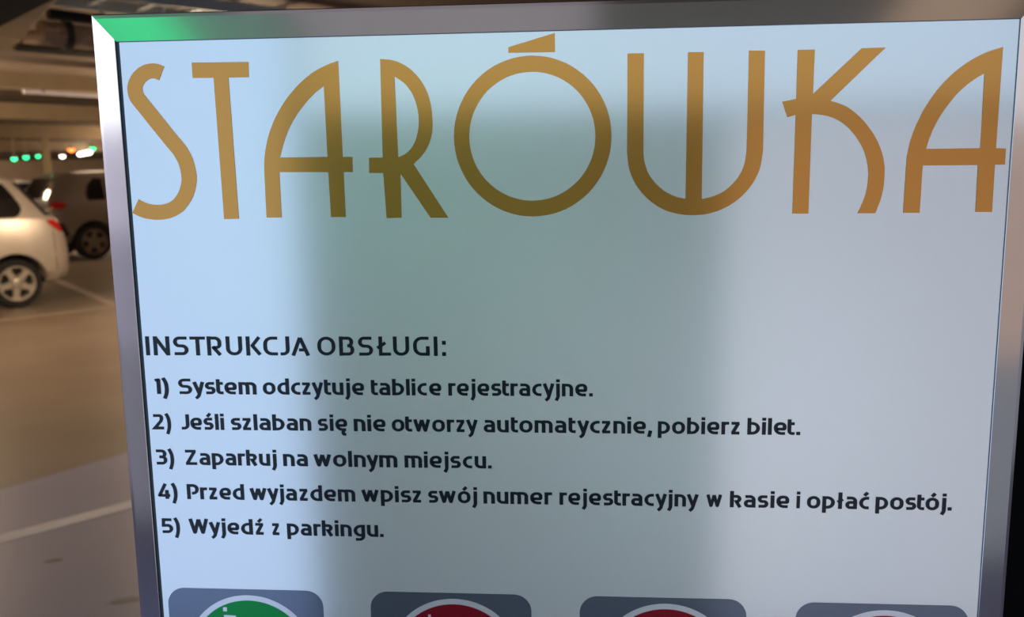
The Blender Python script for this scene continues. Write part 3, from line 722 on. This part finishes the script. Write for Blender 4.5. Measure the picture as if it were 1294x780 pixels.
def make_car(root, P, paint):
    """P['st']: stations (x, z bottom, z waist, z belt, z roof, half-widths low, waist, belt, roof) from tail to nose."""
    bm = bmesh.new()
    rows = []
    st = P['st']
    xs = []
    for a, b in zip(st, st[1:]):
        k = max(1, int((a[0] - b[0]) / 0.14))
        xs += [a[0] + (b[0] - a[0]) * i / k for i in range(k)]
    xs.append(st[-1][0])
    for x in xs:
        zb, zw, zt, zr, wl, ww, wt, wr = interp(st, x)
        half = [(wl * 0.8, zb), (wl, zb + 0.03), (ww, zb + (zw - zb) * 0.45), (ww, zw), (wt + (ww - wt) * 0.25, zt - 0.03), (wt, zt),
                (wt + (wr - wt) * 0.5, zt + (zr - zt) * 0.53), (wr + 0.01, zr - 0.05 * min(1, (zr - zt) / 0.2)), (wr * 0.86, zr - 0.008), (wr * 0.45, zr + 0.012)]
        ring = [bm.verts.new((x, y, z)) for y, z in half] + [bm.verts.new((x, 0, half[-1][1] + 0.006))] + [bm.verts.new((x, -y, z)) for y, z in reversed(half)]
        rows.append(ring)
    n = len(rows[0])
    for a, b in zip(rows, rows[1:]):
        for i in range(n):
            bm.faces.new((a[i], a[(i + 1) % n], b[(i + 1) % n], b[i]))
    bm.faces.new(rows[0])
    bm.faces.new(rows[-1][::-1])
    body = obj('body', bm, M[paint], root, True)
    # wheel arches
    mods = []
    cut_bm = bmesh.new()
    for wx in (0.0, -P['wb']):
        for s in (-1, 1):
            mtx = Matrix.Translation((wx, s * (P['hw'] + 0.02), P['R'])) @ Matrix.Rotation(math.radians(90), 4, 'X')
            r = bmesh.ops.create_cone(cut_bm, cap_ends=True, segments=40, radius1=P['arch'], radius2=P['arch'], depth=0.62, matrix=mtx)
    cut = obj('cut', cut_bm, M['black_plastic'], root)
    bpy.context.view_layer.update()
    md = body.modifiers.new('arches', 'BOOLEAN')
    md.operation = 'DIFFERENCE'
    md.solver = 'EXACT'
    md.object = cut
    dg = bpy.context.evaluated_depsgraph_get()
    me = bpy.data.meshes.new_from_object(body.evaluated_get(dg))
    body.modifiers.clear()
    body.data = me
    me.name = 'body'
    me.shade_smooth()
    me.set_sharp_from_angle(angle=math.radians(38))
    bpy.data.objects.remove(cut)
    me.materials.clear()
    me.materials.append(M[paint])
    bb = bmesh.new()
    bb.from_mesh(me)
    tree = BVHTree.FromBMesh(bb)
    bb.free()

    def sheet(name, rows, direction, material, parent=root, thick=0.012, cols=8, lift=0.004):
        """rows of (a, b0, b1): lines laid on the body. direction 'y+','y-' casts sideways (a = z, b = x); 'x+','x-' casts lengthwise (a = z, b = y); 'z' casts down (a = x, b = y)."""
        bm = bmesh.new()
        fine = []
        for r0, r1 in zip(rows, rows[1:]):
            for k in range(4):
                t = k / 4
                fine.append([p + (q - p) * t for p, q in zip(r0, r1)])
        fine.append(list(rows[-1]))
        gridv = []
        for a, b0, b1 in fine:
            line = []
            for k in range(cols + 1):
                b = b0 + (b1 - b0) * k / cols
                s = 1 if direction.endswith('+') else -1
                if direction[0] == 'y':
                    o, d = Vector((b, s * 3, a)), Vector((0, -s, 0))
                elif direction[0] == 'x':
                    o, d = Vector((s * 9, b, a)), Vector((-s, 0, 0))
                else:
                    o, d = Vector((a, b, 5)), Vector((0, 0, -1))
                hit = tree.ray_cast(o, d)
                if hit[0] is None:
                    line.append(None)
                    continue
                line.append((hit[0] - d * lift, hit[0] + d * thick))
            gridv.append(line)
        vt = [[(bm.verts.new(c[0]), bm.verts.new(c[1])) if c else None for c in l] for l in gridv]
        faces = set()
        for i in range(len(vt) - 1):
            for k in range(cols):
                q = (vt[i][k], vt[i][k + 1], vt[i + 1][k + 1], vt[i + 1][k])
                if all(q):
                    bm.faces.new([c[0] for c in q])
                    bm.faces.new([c[1] for c in reversed(q)])
        # close the rim
        top = [e for e in bm.edges if len(e.link_faces) == 1]
        pair = {}
        for l in vt:
            for c in l:
                if c:
                    pair[c[0]] = c[1]
        for e in top:
            a, b = e.verts
            if a in pair and b in pair:
                bm.faces.new((a, b, pair[b], pair[a]))
        for v in [v for v in bm.verts if not v.link_faces]:
            bm.verts.remove(v)
        return obj(name, bm, material, parent, True)

    for side in ('y-', 'y+'):
        for rows_ in P['side_windows']:
            sheet('side_window', rows_, side, M['car_glass'])
        for (z, x0, x1) in P['seams']:
            sheet('door_seam', [(z[0], x0 - 0.004, x0 + 0.004), (z[1], x1 - 0.004, x1 + 0.004)], side, M['black_plastic'], cols=2, lift=0.001, thick=0.004)
        s = 1 if side == 'y+' else -1
        tl = sheet('tail_light', P['tail'], side, M['red_lens'], lift=0.008)
        hl = sheet('headlight', P['head'], side, M['clear_lens'], lift=0.006)
        for hx, hz in P['handles']:
            bm = bmesh.new()
            hit = tree.ray_cast(Vector((hx, s * 3, hz)), Vector((0, -s, 0)))
            y = hit[0].y
            add_box(bm, (hx - 0.09, y - 0.012 + 0.012 * s, hz - 0.013), (hx + 0.09, y + 0.012 + 0.012 * s, hz + 0.013), 0.006)
            obj('door_handle', bm, M[paint], root)
        bm = bmesh.new()
        mx, mz = P['mirror']
        y = tree.ray_cast(Vector((mx, s * 3, mz)), Vector((0, -s, 0)))[0].y
        add_box(bm, (mx - 0.05, min(y - 0.02 * s, y + 0.20 * s), mz - 0.06), (mx + 0.06, max(y - 0.02 * s, y + 0.20 * s), mz + 0.08), 0.02)
        obj('side_mirror', bm, M[paint], root)
        if 'trim' in P:
            sheet('window_trim', P['trim'], side, M['rubber'], cols=3, lift=0.012)
        if 'sill' in P:
            sheet('side_cladding', P['sill'], side, M['black_plastic'], cols=16)
            sheet('bumper_corner', P['corner'], side, M['black_plastic'], cols=6, lift=0.006)
        for wx in (0.0, -P['wb']):
            wheel_parts(root, (wx, s * (P['hw'] - P['tw'] / 2), P['R']), P['R'], P['tw'], P['spokes'], s, P.get('alloy', 'alloy'))
    sheet('rear_window', P['rear_glass'], 'x+', M['car_glass'], cols=12)
    sheet('windscreen', P['front_glass'], 'x-', M['car_glass'], cols=12)
    sheet('rear_bumper', P['bumper'], 'x+', M[P.get('bumper_mat', paint)], cols=14, lift=0.015)
    bm = bmesh.new()
    zp = P['plate']
    x = tree.ray_cast(Vector((9, 0, zp)), Vector((-1, 0, 0)))[0].x
    add_box(bm, (x - 0.005, -0.26, zp - 0.055), (x + 0.012, 0.26, zp + 0.055), 0.004)
    obj('number_plate', bm, M['white_print'], root)
    # inner arch liners keep the wheel housings dark
    for wx in (0.0, -P['wb']):
        bm = bmesh.new()
        add_box(bm, (wx - P['arch'] - 0.01, -P['hw'] + 0.28, P['R'] - 0.12), (wx + P['arch'] + 0.01, P['hw'] - 0.28, P['R'] + P['arch'] * 0.98), 0.02)
        obj('wheel_housing', bm, M['black_plastic'], root)
    return root


HATCH = dict(
    wb=2.44, hw=0.80, R=0.295, tw=0.175, arch=0.362, spokes=5,
    st=[(0.68, 0.40, 0.52, 0.66, 0.70, 0.50, 0.60, 0.62, 0.52),
        (0.655, 0.31, 0.52, 0.72, 0.76, 0.60, 0.70, 0.70, 0.60),
        (0.62, 0.28, 0.55, 0.84, 0.88, 0.66, 0.76, 0.74, 0.62),
        (0.545, 0.27, 0.60, 1.02, 1.06, 0.70, 0.80, 0.76, 0.64),
        (0.47, 0.26, 0.60, 1.06, 1.15, 0.72, 0.81, 0.765, 0.645),
        (0.33, 0.26, 0.60, 1.08, 1.355, 0.73, 0.815, 0.77, 0.60),
        (0.19, 0.26, 0.60, 1.085, 1.535, 0.73, 0.82, 0.775, 0.57),
        (0.02, 0.25, 0.60, 1.085, 1.585, 0.73, 0.82, 0.78, 0.58),
        (-0.50, 0.24, 0.60, 1.08, 1.60, 0.73, 0.82, 0.785, 0.60),
        (-1.20, 0.24, 0.60, 1.06, 1.595, 0.73, 0.82, 0.785, 0.60),
        (-1.62, 0.24, 0.60, 1.04, 1.54, 0.73, 0.82, 0.785, 0.585),
        (-2.10, 0.24, 0.60, 1.00, 1.22, 0.73, 0.82, 0.78, 0.63),
        (-2.42, 0.24, 0.58, 0.94, 0.985, 0.73, 0.81, 0.76, 0.66),
        (-2.85, 0.24, 0.52, 0.80, 0.845, 0.70, 0.78, 0.72, 0.62),
        (-3.08, 0.26, 0.48, 0.66, 0.70, 0.62, 0.68, 0.62, 0.52),
        (-3.14, 0.34, 0.46, 0.56, 0.58, 0.46, 0.52, 0.48, 0.40)],
    side_windows=[[(1.49, -0.62, 0.0), (1.40, -0.64, 0.06), (1.24, -0.67, 0.14), (1.18, -0.68, 0.145), (1.12, -0.69, 0.11), (1.085, -0.70, 0.05)],
                  [(1.48, -1.55, -0.70), (1.30, -1.80, -0.72), (1.09, -2.02, -0.74)]],
    seams=[((0.35, 1.09), -0.34, -0.72), ((0.35, 1.09), -1.72, -1.80), ((0.42, 1.06), 0.475, 0.465)],
    tail=[(1.045, 0.40, 0.50), (1.00, 0.425, 0.545), (0.94, 0.49, 0.585), (0.895, 0.555, 0.60)],
    trim=[(1.50, 0.120, 0.20), (1.30, 0.27, 0.36), (1.10, 0.41, 0.50)],
    head=[(0.80, -2.84, -2.62), (0.70, -2.98, -2.66), (0.62, -3.02, -2.80)],
    handles=[(-0.56, 0.95), (-1.60, 0.92)], mirror=(-1.95, 1.06),
    rear_glass=[(1.49, -0.50, 0.50), (1.30, -0.56, 0.56), (1.13, -0.60, 0.60)],
    front_glass=[(1.50, -0.52, 0.52), (1.25, -0.60, 0.60), (1.02, -0.64, 0.64)],
    bumper=[(0.70, -0.60, 0.60), (0.55, -0.62, 0.62), (0.40, -0.52, 0.52)], plate=0.84)

SUV = dict(
    wb=2.64, hw=0.88, R=0.345, tw=0.22, arch=0.415, spokes=5,
    st=[(0.84, 0.46, 0.58, 0.74, 0.79, 0.58, 0.68, 0.70, 0.60),
        (0.81, 0.38, 0.62, 0.90, 0.94, 0.66, 0.78, 0.78, 0.68),
        (0.77, 0.36, 0.66, 1.06, 1.11, 0.72, 0.84, 0.80, 0.70),
        (0.70, 0.34, 0.68, 1.10, 1.24, 0.76, 0.87, 0.81, 0.70),
        (0.58, 0.33, 0.70, 1.12, 1.46, 0.78, 0.89, 0.82, 0.66),
        (0.47, 0.32, 0.70, 1.12, 1.60, 0.78, 0.895, 0.825, 0.63),
        (0.20, 0.32, 0.70, 1.12, 1.675, 0.78, 0.90, 0.83, 0.64),
        (-0.60, 0.31, 0.70, 1.11, 1.71, 0.78, 0.90, 0.83, 0.66),
        (-1.35, 0.31, 0.70, 1.09, 1.69, 0.78, 0.90, 0.83, 0.65),
        (-1.75, 0.31, 0.70, 1.07, 1.60, 0.78, 0.90, 0.83, 0.63),
        (-2.25, 0.31, 0.68, 1.05, 1.30, 0.78, 0.90, 0.82, 0.68),
        (-2.55, 0.31, 0.66, 1.02, 1.07, 0.78, 0.89, 0.80, 0.70),
        (-3.15, 0.31, 0.62, 0.92, 0.965, 0.74, 0.85, 0.76, 0.66),
        (-3.42, 0.33, 0.56, 0.76, 0.80, 0.66, 0.74, 0.68, 0.58),
        (-3.48, 0.42, 0.52, 0.64, 0.66, 0.50, 0.56, 0.52, 0.44)],
    side_windows=[[(1.57, -0.30, -0.14), (1.44, -0.30, 0.00), (1.25, -0.30, 0.06), (1.15, -0.30, 0.04)],
                  [(1.58, -1.02, -0.36), (1.36, -1.04, -0.36), (1.14, -1.06, -0.36)],
                  [(1.57, -1.70, -1.08), (1.36, -1.95, -1.10), (1.13, -2.20, -1.12)]],
    seams=[((0.45, 1.12), -0.36, -0.40), ((0.45, 1.12), -1.08, -1.10)],
    tail=[(1.13, 0.52, 0.71), (1.06, 0.44, 0.755), (1.0, 0.56, 0.775)],
    head=[(0.90, -3.14, -2.85), (0.80, -3.30, -2.90), (0.72, -3.34, -3.0)],
    handles=[(-0.55, 1.0), (-1.35, 0.98)], mirror=(-2.05, 1.12),
    rear_glass=[(1.58, -0.54, 0.54), (1.38, -0.62, 0.62), (1.19, -0.64, 0.64)],
    front_glass=[(1.60, -0.56, 0.56), (1.32, -0.64, 0.64), (1.10, -0.68, 0.68)],
    bumper=[(0.72, -0.66, 0.66), (0.60, -0.64, 0.64), (0.48, -0.54, 0.54)], bumper_mat='black_plastic', alloy='alloy_shaded',
    corner=[(0.74, 0.56, 0.80), (0.60, 0.50, 0.815), (0.48, 0.46, 0.80)],
    sill=[(0.50, -3.30, 0.80), (0.42, -3.30, 0.80), (0.36, -3.30, 0.76)], plate=0.86)

P0 = along((-6.743, 9.379), 0.0, 0.80)
hatch = make_car(empty('hatchback_car', 'pale silver hatchback with five-spoke wheels, rear half showing left of the sign', 'car', P0, ROT), HATCH, 'paint_white')
P1 = along((-9.358, 15.703), 0.0, 0.88)
suv = make_car(empty('suv_car', 'dark grey sport utility car half hidden behind the sign frame', 'car', P1, ROT + math.pi), SUV, 'paint_grey')
far = copy_tree(hatch)
far.location = (-20.4, 30.6, 0)
far['label'] = 'distant silver car whose roof just shows between the two nearer cars'
fb = [c for c in far.children if c.name.startswith('body')][0]
fb.data = fb.data.copy()
fb.data.materials[0] = M['paint_far']

# ------------------------------------------------------------------ overhead
def bar(name, p, q, w, h, material, label, cat, group=None, bev=0.008):
    """A straight box member between p and q (its centre line), w wide, h high."""
    p, q = Vector(p), Vector(q)
    L = (q - p).length
    bm = bmesh.new()
    add_box(bm, (-w / 2, 0, -h / 2), (w / 2, L, h / 2), bev)
    o = obj(name, bm, material)
    o.location = p
    o.rotation_euler = (0, 0, math.atan2((q - p).y, (q - p).x) - math.pi / 2)
    tag(o, label, cat, group)
    return o


def span(c, z, a, b):
    return along(c, -a, 0, z), along(c, b, 0, z)


for i, (c, lab) in enumerate((((-4.89, 7.23), 'wide golden ceiling beam nearest above the white car'),
                              ((-7.38, 11.13), 'second brown ceiling beam above the dark car'),
                              ((-10.3, 15.95), 'third brown ceiling beam further back'),
                              ((-14.4, 22.5), 'furthest thin ceiling beam before the back wall'))):
    h = (0.13, 0.22, 0.26, 0.26)[i]
    p, q = span(c, 2.355 + h / 2, 9, 7)
    p += NX * 0.15
    q += NX * 0.15
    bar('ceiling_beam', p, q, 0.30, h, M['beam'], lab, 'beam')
p, q = span((-4.66, 7.38), 2.325, 0.6, 3.0)
bm = bmesh.new()
p, q = along((-4.70, 7.36), -0.35, 0.1, 2.32), along((-4.70, 7.36), 3.0, 0.1, 2.32)
t = empty('tube_lamp', 'thin pale tube lamp under the nearest golden beam', 'lamp', p, ROT)
L = (q - p).length
bm = bmesh.new()
add_tube(bm, [(0, 0, 0), (L, 0, 0)], 0.02)
obj('tube', bm, M['line'], t)
for f in (0.05, 0.5, 0.95):
    bm = bmesh.new()
    add_box(bm, (L * f - 0.015, -0.02, 0.0), (L * f + 0.015, 0.02, 0.034), 0.004)
    obj('bracket', bm, M['housing'], t)
def pipe(name, pts, r, material, label, flanges=()):
    p0 = Vector(pts[0])
    t = empty(name, label, 'pipe', p0)
    bm = bmesh.new()
    add_tube(bm, [Vector(p) - p0 for p in pts], r, 20)
    obj('pipe_run', bm, material, t, True)
    d = (Vector(pts[1]) - p0)
    for f in flanges:
        c = d * f
        bm = bmesh.new()
        u = d.normalized()
        add_tube(bm, [c - u * 0.02, c + u * 0.02], r * 1.22, 20)
        obj('pipe_collar', bm, M['duct'], t)
        bm = bmesh.new()
        add_tube(bm, [c, Vector((c.x, c.y, 2.62 - p0.z))], 0.006, 8)
        obj('hanger_rod', bm, M['galv'], t)
    return t


# pipework above the lane, top left
bar('ceiling_beam', (-3.75, 5.02, 2.50), (-1.55, 2.35, 2.50), 0.16, 0.24, M['beam'], 'slanting bright beam at the top left corner above the pipes', 'beam')
bar('ventilation_duct', (-5.4, 5.35, 2.44), (-2.45, 2.66, 2.44), 1.0, 0.34, M['wall_dark'], 'black ventilation duct in the top left corner', 'duct')
pipe('insulated_pipe', [along((-3.25, 4.85), -0.10, 0, 2.42), along((-3.25, 4.85), 3.0, 0, 2.42)], 0.075, M['pipe'],
     'thick mottled pipe under the ceiling beside the slanting beam', (0.05, 0.13, 0.20, 0.28, 0.55, 0.80))
pipe('insulated_pipe', [along((-3.65, 5.35), -0.15, 0, 2.47), along((-3.65, 5.35), 3.2, 0, 2.47)], 0.06, M['pipe'],
     'slimmer mottled pipe running behind the thick one', (0.08, 0.17, 0.25, 0.40, 0.75))
pipe('cable_conduit', [along((-3.58, 5.12), -0.12, 0, 2.38), along((-3.58, 5.12), 3.0, 0, 2.38)], 0.026, M['duct'],
     'dark straight conduit hanging below the mottled pipes', (0.3, 0.7))
pipe('cable_conduit', [along((-2.80, 4.12), -0.05, 0, 2.40), along((-2.80, 4.12), 0.9, 0, 2.40)], 0.03, M['duct'],
     'dark conduit close above the left end of the sign', (0.3, 0.7))

# cable ladder above the sign
LA, LD = Vector((-2.64, 4.87, 2.55)), Vector((0.68, 0.73, 0)).normalized()
LN = Vector((LD.y, -LD.x, 0))
ladder = empty('cable_ladder', 'pale grey cable ladder with cross rungs under the ceiling above the sign', 'cable ladder', LA - LD * 0.9)
l0 = ladder.location
for off in (0.0, 0.42):
    bm = bmesh.new()
    rz = Matrix.Rotation(math.atan2(LD.y, LD.x), 4, 'Z')
    add_box(bm, (0, -0.012, -0.035), (4.3, 0.012, 0.035), 0.003, Matrix.Translation(LN * off) @ rz)
    obj('side_rail', bm, M['galv'], ladder)
for k in range(-3, 12):
    c = LA + LD * (0.195 + 0.28 * k) - l0
    bm = bmesh.new()
    add_box(bm, (-0.02, -0.41, -0.012), (0.02, -0.01, 0.012), 0.003, Matrix.Translation(c) @ rz)
    obj('rung', bm, M['galv'], ladder)
for s_ in (0.3, 2.2, 4.1):
    for off in (0.0, 0.42):
        bm = bmesh.new()
        c = LD * s_ + LN * off
        add_tube(bm, [c, c + Vector((0, 0, 0.07))], 0.006, 8)
        obj('hanger_rod', bm, M['galv'], ladder)

# thin pale column
bm = bmesh.new()
add_box(bm, (-0.07, -0.07, 0), (0.07, 0.07, 2.62), 0.01)
t = empty('column', 'thin pale column standing behind the pale silver hatchback', 'column', (-11.0, 17.0, 0), 0.58)
obj('shaft', bm, M['beam'], t)
bm = bmesh.new()
add_box(bm, (-0.12, -0.12, 0), (0.12, 0.12, 0.08), 0.01)
obj('base', bm, M['wall'], t)

# bay lamps
def bay_lamp(x, y, z, on, label, group, r=0.045):
    t = empty('bay_lamp', label, 'lamp', (x, y, z))
    t['group'] = group
    bm = bmesh.new()
    add_lathe(bm, [(0, -r * 1.0), (r * 0.7, -r * 0.75), (r, -r * 0.1), (r, 0.0), (0, 0.0)], 20)
    obj('lens', bm, M[on], t, True)
    bm = bmesh.new()
    add_lathe(bm, [(0, 0.0), (r * 1.1, 0.0), (r * 1.1, 0.03), (0.02, 0.05), (0, 0.05)], 20)
    obj('housing', bm, M['housing'], t, True)
    bm = bmesh.new()
    add_tube(bm, [(0, 0, 0.045), (0, 0, 2.62 - z)], 0.008, 8)
    obj('hanger_rod', bm, M['housing'], t)
    return t


G = 'small coloured bay lamps under the ceiling'
bay_lamp(-12.37, 18.0, 2.04, 'green_on', 'leftmost of the three green bay lamps above the silver hatchback', G, 0.06)
bay_lamp(-12.55, 18.7, 2.09, 'green_on', 'middle of the three green bay lamps above the silver hatchback', G, 0.06)
bay_lamp(-10.86, 16.5, 2.04, 'green_on', 'green bay lamp beside the thin column, rightmost of the three', G, 0.045)
bay_lamp(-13.42, 22.0, 2.37, 'red_on', 'single orange red bay lamp near the white tube', G, 0.08)
bay_lamp(-12.83, 22.0, 2.39, 'green_on', 'green bay lamp right next to the steel frame edge', G, 0.07)
bay_lamp(-13.68, 22.0, 2.2, 'tube_on', 'round white lamp left of the orange red lamp', 'white lamps', 0.065)
p, q = Vector((-14.55, 24.3, 2.3)), Vector((-13.25, 22.6, 2.3))
t = empty('tube_lamp', 'bright white tube lamp beside the orange red lamp', 'lamp', p)
bm = bmesh.new()
add_tube(bm, [(0, 0, 0), q - p], 0.05, 16)
obj('tube', bm, M['tube_on'], t, True)
for f in (0.1, 0.9):
    bm = bmesh.new()
    c = (q - p) * f
    add_tube(bm, [c, c + Vector((0, 0, 2.62 - p.z))], 0.01, 8)
    obj('hanger_rod', bm, M['housing'], t)
